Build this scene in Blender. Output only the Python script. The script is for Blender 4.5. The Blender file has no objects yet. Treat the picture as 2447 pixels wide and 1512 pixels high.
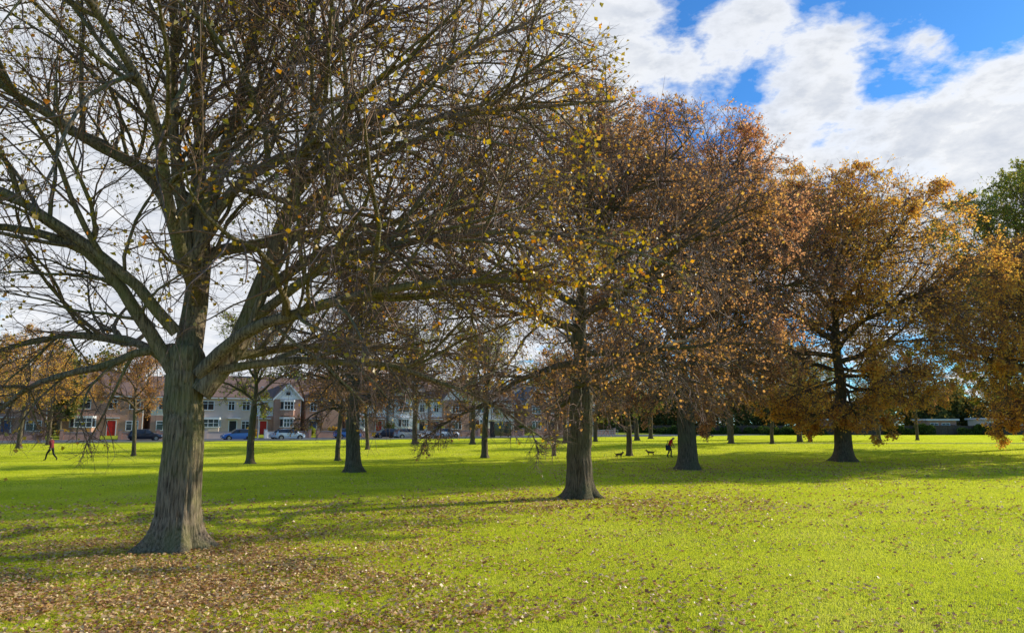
import bpy, math, numpy as np
from mathutils import Vector, Matrix
import time
T0=time.time()
sc=bpy.context.scene
sc.view_settings.view_transform='Standard'; sc.view_settings.look='None'
sc.view_settings.exposure=0
# ------------------------------------------------------------ helpers
def link(o): sc.collection.objects.link(o); return o
def empty(name,loc=(0,0,0),rz=0,parent=None):
    o=bpy.data.objects.new(name,None); o.location=loc; o.rotation_euler=(0,0,rz); o.empty_display_size=.3
    link(o)
    if parent: o.parent=parent
    return o
def meshobj(name,V,F,mats,midx=None,rnd=None,smooth=False,parent=None,loc=None):
    V=np.asarray(V,dtype=np.float32); me=bpy.data.meshes.new(name)
    if isinstance(F,np.ndarray):
        n,k=F.shape
        me.vertices.add(len(V)); me.vertices.foreach_set('co',V.ravel())
        me.loops.add(n*k); me.loops.foreach_set('vertex_index',F.astype(np.int32).ravel())
        me.polygons.add(n); me.polygons.foreach_set('loop_start',np.arange(0,n*k,k,dtype=np.int32))
        try: me.polygons.foreach_set('loop_total',np.full(n,k,dtype=np.int32))
        except Exception: pass
    else:
        me.from_pydata([tuple(map(float,v)) for v in V],[],[tuple(f) for f in F]); n=len(F)
    for m in mats: me.materials.append(m)
    if midx is not None: me.polygons.foreach_set('material_index',np.asarray(midx,dtype=np.int32))
    me.polygons.foreach_set('use_smooth',np.full(n,bool(smooth)))
    if rnd is not None:
        a=me.attributes.new('rnd','FLOAT','POINT'); a.data.foreach_set('value',np.asarray(rnd,dtype=np.float32))
    me.update(calc_edges=True); me.validate()
    o=bpy.data.objects.new(name,me); link(o)
    if parent: o.parent=parent
    if loc is not None: o.location=loc
    return o
class MB:
    def __init__(s): s.V=[];s.F=[];s.M=[]
    def add(s,V,F,m=0):
        b=len(s.V); s.V+= [tuple(v) for v in V]; s.F+=[tuple(i+b for i in f) for f in F]; s.M+=[m]*len(F)
    def box(s,x0,x1,y0,y1,z0,z1,m=0):
        s.add([(x0,y0,z0),(x1,y0,z0),(x1,y1,z0),(x0,y1,z0),(x0,y0,z1),(x1,y0,z1),(x1,y1,z1),(x0,y1,z1)],
              [(0,3,2,1),(4,5,6,7),(0,1,5,4),(1,2,6,5),(2,3,7,6),(3,0,4,7)],m)
    def prism(s,poly,axis,a,b,m=0):
        n=len(poly); V=[]
        for t in (a,b):
            for p in poly:
                V.append({'x':(t,p[0],p[1]),'y':(p[0],t,p[1]),'z':(p[0],p[1],t)}[axis])
        F=[tuple(range(n)),tuple(range(2*n-1,n-1,-1))]+[(i,i+n,(i+1)%n+n,(i+1)%n) for i in range(n)]
        s.add(V,F,m)
    def cyl(s,c,r,h,axis='z',n=14,m=0,r2=None):
        r2=r if r2 is None else r2; V=[]
        for k,(t,rr) in enumerate(((0,r),(h,r2))):
            for i in range(n):
                a=2*math.pi*i/n; p,q=rr*math.cos(a),rr*math.sin(a)
                V.append({'z':(c[0]+p,c[1]+q,c[2]+t),'y':(c[0]+p,c[1]+t,c[2]+q),'x':(c[0]+t,c[1]+p,c[2]+q)}[axis])
        F=[tuple(range(n)),tuple(range(2*n-1,n-1,-1))]+[(i,i+n,(i+1)%n+n,(i+1)%n) for i in range(n)]
        s.add(V,F,m)
    def obj(s,name,mats,parent=None,smooth=False,bevel=0):
        o=meshobj(name,s.V,s.F,mats,s.M,parent=parent,smooth=smooth)
        import bmesh
        bm=bmesh.new(); bm.from_mesh(o.data); bmesh.ops.recalc_face_normals(bm,faces=bm.faces); bm.to_mesh(o.data); bm.free()
        if bevel:
            b=o.modifiers.new('bevel','BEVEL'); b.width=bevel; b.segments=2; b.limit_method='ANGLE'
        return o
def sst(t): t=np.clip(t,0,1); return t*t*(3-2*t)
def tz(x,y):
    x=np.asarray(x,dtype=float);y=np.asarray(y,dtype=float)
    return 0.6*sst((y-50)/30)
def tzf(x,y): return float(tz(x,y))
# ------------------------------------------------------------ materials
class NT:
    def __init__(s,m): s.t=m.node_tree; s.n=s.t.nodes; s.l=s.t.links
    def node(s,t,**k):
        n=s.n.new(t)
        for a,b in k.items():
            if a in n.inputs.keys(): n.inputs[a].default_value=b
            else: setattr(n,a,b)
        return n
    def lk(s,a,b): s.l.new(a,b)
    def ramp(s,fac,stops,interp='LINEAR'):
        r=s.n.new('ShaderNodeValToRGB'); r.color_ramp.interpolation=interp
        e=r.color_ramp.elements
        while len(e)<len(stops): e.new(0.5)
        for i,(p,c) in enumerate(stops): e[i].position=p; e[i].color=(*c,1) if len(c)==3 else c
        if fac is not None: s.lk(fac,r.inputs[0])
        return r.outputs[0]
    def math(s,op,a,b=None,clamp=False):
        n=s.n.new('ShaderNodeMath'); n.operation=op; n.use_clamp=clamp
        for i,v in enumerate((a,b)):
            if v is None: continue
            if isinstance(v,(int,float)): n.inputs[i].default_value=v
            else: s.lk(v,n.inputs[i])
        return n.outputs[0]
    def mix(s,f,a,b,blend='MIX'):
        n=s.n.new('ShaderNodeMixRGB'); n.blend_type=blend
        for i,v in enumerate((f,a,b)):
            if isinstance(v,(int,float)): n.inputs[i].default_value=v
            elif isinstance(v,tuple): n.inputs[i].default_value=(*v,1)
            else: s.lk(v,n.inputs[i])
        return n.outputs[0]
def mat(name):
    m=bpy.data.materials.new(name); m.use_nodes=True; m.node_tree.nodes.clear(); return m,NT(m)
def out(t,sh):
    o=t.n.new('ShaderNodeOutputMaterial'); t.lk(sh,o.inputs[0])
def noise(t,scale,vec=None,detail=4,rough=.55):
    n=t.node('ShaderNodeTexNoise'); n.inputs['Scale'].default_value=scale; n.inputs['Detail'].default_value=detail; n.inputs['Roughness'].default_value=rough
    if vec is not None: t.lk(vec,n.inputs['Vector'])
    return n.outputs[0]
def simple(name,c1,c2=None,rough=.8,scale=6,bump=0,metal=0,spec=.3):
    m,t=mat(name); b=t.n.new('ShaderNodeBsdfPrincipled'); b.inputs['Roughness'].default_value=rough; b.inputs['Metallic'].default_value=metal
    b.inputs['Specular IOR Level'].default_value=spec
    g=t.n.new('ShaderNodeTexCoord').outputs['Object']
    f=noise(t,scale,g)
    c2=c2 or tuple(x*.75 for x in c1)
    t.lk(t.ramp(f,[(.3,c2),(.7,c1)]),b.inputs['Base Color'])
    if bump:
        bp=t.n.new('ShaderNodeBump'); bp.inputs['Strength'].default_value=bump; bp.inputs['Distance'].default_value=.02; t.lk(noise(t,scale*6,g),bp.inputs['Height']); t.lk(bp.outputs[0],b.inputs['Normal'])
    out(t,b.outputs[0]); return m
def leafmat(name,stops,trans=.5,nscale=.5,namp=.5,gloss=0.0):
    m,t=mat(name)
    a=t.n.new('ShaderNodeAttribute'); a.attribute_name='rnd'
    g=t.n.new('ShaderNodeNewGeometry').outputs['Position']
    nz=noise(t,nscale,g,3)
    f=t.math('ADD',a.outputs['Fac'],t.math('MULTIPLY',t.math('SUBTRACT',nz,.5),namp*2),True)
    c=t.ramp(f,stops)
    d=t.n.new('ShaderNodeBsdfDiffuse'); tr=t.n.new('ShaderNodeBsdfTranslucent'); t.lk(c,d.inputs[0])
    hs=t.n.new('ShaderNodeHueSaturation'); hs.inputs['Saturation'].default_value=1.1; hs.inputs['Value'].default_value=1.3; t.lk(c,hs.inputs['Color']); t.lk(hs.outputs[0],tr.inputs[0])
    mx=t.n.new('ShaderNodeMixShader'); mx.inputs[0].default_value=trans; t.lk(d.outputs[0],mx.inputs[1]); t.lk(tr.outputs[0],mx.inputs[2])
    sh=mx.outputs[0]
    if gloss:
        gl=t.n.new('ShaderNodeBsdfGlossy'); gl.inputs['Roughness'].default_value=.4; gl.inputs[0].default_value=(1,1,1,1)
        m2=t.n.new('ShaderNodeMixShader'); m2.inputs[0].default_value=gloss; t.lk(sh,m2.inputs[1]); t.lk(gl.outputs[0],m2.inputs[2]); sh=m2.outputs[0]
    out(t,sh); return m
def barkmat(name,dark,light,moss,ms=.5):
    m,t=mat(name); b=t.n.new('ShaderNodeBsdfPrincipled'); b.inputs['Roughness'].default_value=.9; b.inputs['Specular IOR Level'].default_value=.15
    g=t.n.new('ShaderNodeTexCoord').outputs['Object']
    mp=t.n.new('ShaderNodeMapping'); mp.inputs['Scale'].default_value=(16,16,1.5); t.lk(g,mp.inputs[0])
    f=noise(t,1.6,mp.outputs[0],7,.68)
    f2=noise(t,1.1,g,5,.6)
    c=t.ramp(f,[(.36,dark),(.50,tuple(x*.6 for x in light)),(.64,light)])
    mk=t.ramp(f2,[(.44,(0,0,0)),(.62,(ms,ms,ms))])
    c=t.mix(mk,c,moss)
    t.lk(c,b.inputs['Base Color'])
    bp=t.n.new('ShaderNodeBump'); bp.inputs['Strength'].default_value=1; bp.inputs['Distance'].default_value=.06; t.lk(f,bp.inputs['Height']); t.lk(bp.outputs[0],b.inputs['Normal'])
    out(t,b.outputs[0]); return m
def brickmat(name,c1,c2,mortar=(.42,.38,.33)):
    m,t=mat(name); b=t.n.new('ShaderNodeBsdfPrincipled'); b.inputs['Roughness'].default_value=.9
    g=t.n.new('ShaderNodeTexCoord').outputs['Object']
    sx=t.n.new('ShaderNodeSeparateXYZ'); t.lk(g,sx.inputs[0]); cx=t.n.new('ShaderNodeCombineXYZ')
    t.lk(t.math('ADD',sx.outputs[0],sx.outputs[1]),cx.inputs[0]); t.lk(sx.outputs[2],cx.inputs[1])
    br=t.n.new('ShaderNodeTexBrick'); br.inputs['Scale'].default_value=4.4; br.inputs['Mortar Size'].default_value=.018
    br.inputs['Color1'].default_value=(*c1,1); br.inputs['Color2'].default_value=(*c2,1); br.inputs['Mortar'].default_value=(*mortar,1); t.lk(cx.outputs[0],br.inputs[0])
    c=t.mix(.5,br.outputs[0],t.ramp(noise(t,.8,g),[(.3,(.6,.6,.6)),(.7,(1,1,1))]),'MULTIPLY')
    t.lk(c,b.inputs['Base Color']); out(t,b.outputs[0]); return m
def glassmat():
    m,t=mat('window_glass'); b=t.n.new('ShaderNodeBsdfPrincipled'); b.inputs['Base Color'].default_value=(.03,.035,.04,1); b.inputs['Roughness'].default_value=.06; b.inputs['Specular IOR Level'].default_value=.8
    out(t,b.outputs[0]); return m
M_glass=glassmat()
M_bark=barkmat('lime_bark',(.055,.036,.022),(.46,.34,.22),(.25,.25,.08),.5)
M_bark2=barkmat('old_bark',(.04,.03,.02),(.25,.19,.12),(.14,.145,.055),.5)
M_twig=simple('twig_bark',(.32,.19,.135),(.14,.09,.065),.7,2,0,0,.3)
M_white=simple('white_paint',(.8,.8,.78),(.7,.7,.68),.5)
M_render=simple('cream_render',(.82,.75,.60),(.74,.66,.52),.85,1.5)
M_whiterender=simple('white_render',(.86,.84,.79),(.8,.78,.72),.85,1.5)
M_pink=simple('sand_render',(.76,.58,.46),(.66,.50,.39),.85,1.5)
M_brick=brickmat('red_brick',(.50,.23,.15),(.60,.32,.22))
M_brick2=brickmat('orange_brick',(.66,.34,.20),(.56,.26,.15))
M_tile=simple('roof_tiles',(.32,.19,.14),(.22,.14,.11),.85,3,.5)
M_slate=simple('grey_slates',(.24,.23,.21),(.16,.155,.15),.7,3,.5)
M_red=simple('red_door_paint',(.6,.03,.02),None,.4)
M_blue=simple('blue_door_paint',(.05,.10,.25),None,.4)
M_asph=simple('asphalt',(.06,.06,.062),(.04,.04,.042),.9,8,.3)
M_pave=simple('paving',(.30,.29,.27),(.22,.21,.2),.9,5,.2)
M_kerb=simple('kerb_stone',(.38,.37,.35),None,.9)
M_wood=simple('fence_wood',(.17,.12,.08),(.09,.065,.045),.9,3,.4)
M_dark=simple('dark_metal',(.03,.03,.033),None,.5)
M_grey=simple('galvanised_steel',(.35,.36,.37),None,.45,metal=.6)
M_tyre=simple('tyre_rubber',(.02,.02,.02),None,.9)
# ------------------------------------------------------------ camera, sun, world
cam=bpy.data.cameras.new('camera'); co=link(bpy.data.objects.new('camera',cam))
cam.lens=26; cam.sensor_width=36; cam.clip_end=6000; cam.clip_start=.05
co.location=(0,0,2.6); co.rotation_euler=(math.radians(90+8.34),0,0); sc.camera=co
AZ,EL=math.radians(62),math.radians(22)
sd=Vector((math.sin(AZ)*math.cos(EL),math.cos(AZ)*math.cos(EL),math.sin(EL)))
sl=bpy.data.lights.new('sun','SUN'); sl.energy=5; sl.angle=math.radians(.5); sl.color=(1,.94,.80)
so=link(bpy.data.objects.new('sun',sl)); so.rotation_euler=(-sd).to_track_quat('-Z','Y').to_euler(); so.location=(60,40,50)
w=bpy.data.worlds.new('World'); sc.world=w; w.use_nodes=True; w.node_tree.nodes.clear(); t=NT(w)
sky=t.n.new('ShaderNodeTexSky'); sky.sky_type='NISHITA'; sky.sun_disc=False; sky.sun_elevation=EL; sky.sun_rotation=AZ; sky.air_density=1; sky.dust_density=.3; sky.ozone_density=2.5
g=t.n.new('ShaderNodeTexCoord').outputs['Generated']
sx=t.n.new('ShaderNodeSeparateXYZ'); t.lk(g,sx.inputs[0])
zz=t.math('ADD',t.math('MAXIMUM',sx.outputs[2],0),.20)
cx=t.n.new('ShaderNodeCombineXYZ'); t.lk(t.math('DIVIDE',sx.outputs[0],zz),cx.inputs[0]); t.lk(t.math('DIVIDE',sx.outputs[1],zz),cx.inputs[1]); cx.inputs[2].default_value=3.3
nw=t.n.new('ShaderNodeTexNoise'); nw.inputs['Scale'].default_value=2.0; nw.inputs['Detail'].default_value=3; t.lk(cx.outputs[0],nw.inputs['Vector'])
wm=t.mix(.12,cx.outputs[0],nw.outputs['Color'],'ADD')
n1=noise(t,5.0,wm,10,.60)
n2=noise(t,10,wm,7,.62)
n0=noise(t,2.2,cx.outputs[0],3,.5)
def dirv(az,el): a,e=math.radians(az),math.radians(el); return (math.sin(a)*math.cos(e),math.cos(a)*math.cos(e),math.sin(e))
cov=t.math('ADD',t.math('MULTIPLY',n1,1.9),t.math('MULTIPLY',n0,.5))
cov=t.math('SUBTRACT',cov,.85)
# individual cumulus banks (azimuth, elevation, radius, weight) and clear gaps
for az,el,rd,wt in ((5,30,.20,.42),(-14,28,.45,.60),(-32,22,.55,.6),(0,14,.40,.55),(-20,8,.4,.5),(19,26.5,.13,.26),(25,23.5,.13,.28),(34,18.5,.14,.32),(37,14,.20,.34),(22,16,.15,.26),(31,26.5,.05,.22),(36,24,.08,.14),(40,22,.12,.15),(28,10,.26,.34),(-60,30,.7,.3),(90,30,.6,.1),
   (12.5,25.0,.07,-.16),(28.5,18.6,.045,-.14),(36,29,.14,-.28),(25,31.5,.11,-.20),(16,33,.09,-.14),(19,21.5,.06,-.10),(29,31,.12,-.2)):
    vm=t.n.new('ShaderNodeVectorMath'); vm.operation='DISTANCE'; vm.inputs[1].default_value=dirv(az,el); t.lk(g,vm.inputs[0])
    cov=t.math('ADD',cov,t.math('MULTIPLY',t.math('SUBTRACT',1,t.math('DIVIDE',vm.outputs['Value'],rd),True),wt))
mask=t.ramp(cov,[(.43,(0,0,0)),(.53,(.30,.30,.30)),(.66,(.9,.9,.9)),(.8,(1,1,1))])
shade=t.ramp(t.math('ADD',t.math('MULTIPLY',t.math('MINIMUM',cov,.85),.5),t.math('MULTIPLY',n2,.5)),[(.47,(7.6,7.6,7.6)),(.60,(7.0,7.15,7.4)),(.76,(5.0,5.35,6.0))])
sk=t.mix(1.0,sky.outputs[0],(.36,.84,1.32),'MULTIPLY')
col=t.mix(mask,sk,shade)
bg=t.n.new('ShaderNodeBackground'); bg.inputs[1].default_value=.132; t.lk(col,bg.inputs[0])
o=t.n.new('ShaderNodeOutputWorld'); t.lk(bg.outputs[0],o.inputs[0])
# ------------------------------------------------------------ ground
def groundmat():
    m,t=mat('lawn_ground'); b=t.n.new('ShaderNodeBsdfPrincipled'); b.inputs['Roughness'].default_value=.95; b.inputs['Specular IOR Level'].default_value=.1
    g=t.n.new('ShaderNodeNewGeometry').outputs['Position']
    c=t.ramp(noise(t,.35,g,6),[(.3,(.28,.34,.02)),(.6,(.42,.46,.03))])
    c=t.mix(t.ramp(noise(t,3,g,5),[(.45,(0,0,0)),(.75,(.5,.5,.5))]),c,(.24,.18,.06))
    for (px,py,r) in ((-7.16,16.3,1.7),(2.43,27.2,1.6),(10.2,44.3,1.6),(23.7,53.7,1.6)):
        vm=t.n.new('ShaderNodeVectorMath'); vm.operation='DISTANCE'; vm.inputs[1].default_value=(px,py,0); t.lk(g,vm.inputs[0])
        d=t.math('ADD',vm.outputs['Value'],t.math('MULTIPLY',noise(t,1.5,g),1.2))
        c=t.mix(t.ramp(t.math('DIVIDE',d,r*2),[(.55,(1,1,1)),(.85,(0,0,0))]),c,(.16,.11,.06))
    t.lk(c,b.inputs['Base Color'])
    bp=t.n.new('ShaderNodeBump'); bp.inputs['Strength'].default_value=1; bp.inputs['Distance'].default_value=.06; t.lk(noise(t,14,g,5),bp.inputs['Height']); t.lk(bp.outputs[0],b.inputs['Normal'])
    out(t,b.outputs[0]); return m
M_ground=groundmat()
xs=np.linspace(-1500,1500,61); ys=np.concatenate([np.arange(-60,130,2.5),np.linspace(150,3000,30)])
X,Y=np.meshgrid(xs,ys); V=np.stack([X,Y,tz(X,Y)],-1).reshape(-1,3); nx,ny=len(xs),len(ys)
I=(np.arange(ny-1)[:,None]*nx+np.arange(nx-1)[None]).ravel(); F=np.stack([I,I+1,I+1+nx,I+nx],-1)
meshobj('ground',V,F,[M_ground],smooth=True)
# road frame
RA=math.radians(33); RO=np.array([-60.,80.]); RU=np.array([math.cos(RA),math.sin(RA)]); RN=np.array([-math.sin(RA),math.cos(RA)])
def rw(s,n): p=RO+RU*s+RN*n; return p
def rlocal(x,y): q=np.stack([x,y],-1)-RO; return q@RU,q@RN
# ------------------------------------------------------------ grass
rng=np.random.default_rng(7)
def grassmat():
    m,t=mat('grass_blades')
    a=t.n.new('ShaderNodeAttribute'); a.attribute_name='rnd'
    g=t.n.new('ShaderNodeNewGeometry').outputs['Position']
    f=t.math('ADD',t.math('MULTIPLY',a.outputs['Fac'],.4),t.math('MULTIPLY',noise(t,.30,g,5),.9),True)
    f=t.math('SUBTRACT',f,.04,True)
    c=t.ramp(f,[(.2,(.38,.46,.02)),(.5,(.70,.74,.03)),(.75,(.82,.82,.08)),(.95,(.84,.76,.20))])
    d=t.n.new('ShaderNodeBsdfDiffuse'); tr=t.n.new('ShaderNodeBsdfTranslucent'); t.lk(c,d.inputs[0])
    hs=t.n.new('ShaderNodeHueSaturation'); hs.inputs['Value'].default_value=1.12; t.lk(c,hs.inputs['Color']); t.lk(hs.outputs[0],tr.inputs[0])
    mx=t.n.new('ShaderNodeMixShader'); mx.inputs[0].default_value=.5; t.lk(d.outputs[0],mx.inputs[1]); t.lk(tr.outputs[0],mx.inputs[2])
    out(t,mx.outputs[0]); return m
M_grass=grassmat()
grass=empty('grass')
def patch(name,size,dens,h,wd):
    n=int(size*size*dens); p=rng.uniform(-size/2,size/2,(n,2)); a=rng.uniform(0,2*math.pi,n)
    hh=h*rng.uniform(.5,1.25,n); lean=rng.normal(0,.45,(n,2))*hh[:,None]
    dx=np.cos(a)*wd/2*rng.uniform(.6,1.2,n); dy=np.sin(a)*wd/2
    A=np.stack([p[:,0]-dx,p[:,1]-dy,np.full(n,-.01)],-1); B=np.stack([p[:,0]+dx,p[:,1]+dy,np.full(n,-.01)],-1)
    C=np.stack([p[:,0]+lean[:,0],p[:,1]+lean[:,1],hh],-1)
    V=np.stack([A,B,C],1).reshape(-1,3); F=np.arange(3*n).reshape(-1,3)
    return meshobj(name,V,F,[M_grass],rnd=np.repeat(rng.uniform(0,1,n),3))
def instancer(name,cells,size,src):
    V=[];F=[]
    for (x,y) in cells:
        k=rng.integers(0,4); z=tzf(x,y); e=.01; zs=(tzf(x,y+size/2)-tzf(x,y-size/2))/size
        q=[(-e,-e),(e,-e),(e,e),(-e,e)]; q=q[k:]+q[:k]; b=len(V)
        V+=[(x+i,y+j,z+j*zs) for i,j in q]; F.append((b,b+1,b+2,b+3))
    o=meshobj(name,V,F,[M_grass],parent=grass); o.instance_type='FACES'; o.show_instancer_for_render=False; o.show_instancer_for_viewport=False
    src.parent=o
def cells(y0,y1,size,side=8):
    r=[]
    y=y0+size/2
    while y<y1:
        hw=.78*(y+size)+side; x=-math.ceil(hw/size)*size+size/2
        while x<hw:
            s,nn=rlocal(np.array(x),np.array(y))
            if nn< -2.0-size*.75: r.append((x,y))
            x+=size
        y+=size
    return r
for k,(y0,y1,size,dens,h,wd) in enumerate(((4,16,2,2400,.038,.008),(16,32,2,1000,.045,.012),(32,60,4,340,.055,.024),(60,80,4,180,.06,.035),(84,148,4,110,.065,.045))):
    allc=cells(y0,y1,size); sel=rng.integers(0,2,len(allc))
    for v in range(2):
        cc=[c for c,s_ in zip(allc,sel) if s_==v]
        instancer('lawn_area_%d'%(2*k+v+1),cc,size,patch('grass_blades_%d'%(2*k+v+1),size,dens,h,wd))
mb=MB(); mb.box(24,140,81.2,82.8,.2,.625); mb.obj('path',[M_asph])
# ------------------------------------------------------------ leaf quads
def leafquads(P,size,rng,flat=False,curl=.35):
    n=len(P); s=size*rng.uniform(.6,1.25,n)
    if flat:
        a=rng.uniform(0,2*math.pi,n); u=np.stack([np.cos(a),np.sin(a),rng.normal(0,.3,n)],-1)
        nn=np.stack([rng.normal(0,.45,n),rng.normal(0,.45,n),np.ones(n)],-1)
    else:
        u=rng.normal(size=(n,3)); nn=rng.normal(size=(n,3)); u[:,2]-=.4
    u/=np.linalg.norm(u,axis=1)[:,None]; v=np.cross(nn,u); v/=np.linalg.norm(v,axis=1)[:,None]; w_=np.cross(u,v)
    S=s[:,None]; c=curl*S*rng.uniform(-.3,1,n)[:,None]
    V=np.stack([P-u*S*.5,P+v*S*.45+w_*c,P+u*S*.55,P-v*S*.45+w_*c],1).reshape(-1,3)
    return V,np.arange(4*n).reshape(-1,4)
def litter():
    r=np.random.default_rng(3); P=[]
    def put(n,cx,cy,sx,sy): P.append(np.stack([r.normal(cx,sx,n),r.normal(cy,sy,n)],-1))
    put(42000,-6.8,12.0,3.4,3.0); put(9000,-2,10.5,4,2.2); put(18000,-10,17,6,4); put(7000,2,25.5,4,3); put(5000,3,19,10,6); put(6000,10,40,8,5); put(6000,22,48,9,5)
    P.append(np.stack([r.uniform(-16,22,8000),r.uniform(7.5,26,8000)],-1))
    P.append(np.stack([r.uniform(2,45,8500),r.uniform(22,58,8500)],-1))
    P=np.concatenate(P); hole=np.sin(P[:,0]*1.3+np.sin(P[:,1]*.9)*2)*np.sin(P[:,1]*1.1+P[:,0]*.5); keep=r.uniform(0,1,len(P))<.62+.45*hole
    P=P[keep]; z=tz(P[:,0],P[:,1])+r.uniform(.02,.05,len(P))
    P3=np.concatenate([P,z[:,None]],1); sz=.068*np.clip(P[:,1]/16,1,1.5)
    V,F=leafquads(P3,sz,r,True); return V,F,np.repeat(r.uniform(0,1,len(P)),4)
M_litter=leafmat('fallen_leaf',[(0,(.28,.13,.06)),(.35,(.56,.31,.13)),(.65,(.74,.49,.24)),(.85,(.82,.62,.34)),(1,(.74,.56,.12))],.25,.6,.2,.03)
V,F,R=litter(); meshobj('fallen_leaves',V,F,[M_litter],rnd=R)
# ------------------------------------------------------------ trees
def tubes(P,R,K):
    N,S,_=P.shape; T=np.gradient(P,axis=1); T/=np.linalg.norm(T,axis=2)[...,None]+1e-9
    m=T.mean(1); ref=np.where((np.abs(m[:,2])<.8)[:,None],np.array([0,0,1.]),np.array([1.,0,0]))[:,None,:]
    U=np.cross(ref,T); U/=np.linalg.norm(U,axis=2)[...,None]+1e-9; W=np.cross(T,U)
    a=np.arange(K)*2*math.pi/K
    V=P[:,:,None]+R[:,:,None,None]*(np.cos(a)[None,None,:,None]*U[:,:,None]+np.sin(a)[None,None,:,None]*W[:,:,None])
    base=(np.arange(N)[:,None,None]*S+np.arange(S-1)[None,:,None])*K; k=np.arange(K)[None,None]; k2=(k+1)%K
    F=np.stack([base+k,base+k2,base+K+k2,base+K+k],-1).reshape(-1,4)
    return V.reshape(-1,3),F
def grow(p,d,L,S,wob,trop,r):
    out_=[p]; d=d.copy(); st=(L/(S-1))[:,None]
    for i in range(S-1):
        d=d+r.normal(0,wob,d.shape); d[:,2]+=trop; d/=np.linalg.norm(d,axis=1)[:,None]
        p=p+d*st; out_.append(p)
    return np.stack(out_,1)
def kids(P,R,n,tmin,amin,amax,r,flat=.7,lo=.0):
    N,S,_=P.shape; idx=np.repeat(np.arange(N),n); t_=r.uniform(tmin,1,len(idx))**.85*(S-1)*.999; i=t_.astype(int); f=(t_-i)[:,None]
    p=P[idx,i]*(1-f)+P[idx,i+1]*f; T=P[idx,i+1]-P[idx,i]; T/=np.linalg.norm(T,axis=1)[:,None]+1e-9
    rad=R[idx,i]*(1-f[:,0])+R[idx,i+1]*f[:,0]
    w_=r.normal(size=p.shape); w_[:,2]*=flat; w_-=np.sum(w_*T,1)[:,None]*T; w_/=np.linalg.norm(w_,axis=1)[:,None]+1e-9
    A=r.uniform(amin,amax,len(idx))[:,None]; d=np.cos(A)*T+np.sin(A)*w_
    return p,d,rad,t_/(S-1)
def exitlen(p,d,c,e):
    q=(p-c)/e; v=d/e; a=(v*v).sum(1); b=(q*v).sum(1); cc=(q*q).sum(1)-1
    disc=np.maximum(b*b-a*cc,0); return np.maximum((-b+np.sqrt(disc))/a,0)
def smoothline(pts,S,r,j=.05):
    p=np.array(pts,float); dd=np.r_[0,np.cumsum(np.linalg.norm(np.diff(p,axis=0),axis=1))]; dd/=dd[-1]
    u=np.linspace(0,1,S); q=np.stack([np.interp(u,dd,p[:,k]) for k in range(3)],-1)
    for _ in range(2): q[1:-1]=(q[:-2]+2*q[1:-1]+q[2:])/4
    q[2:]+=np.cumsum(r.normal(0,j,(S-2,3)),0)*.6
    return q
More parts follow.
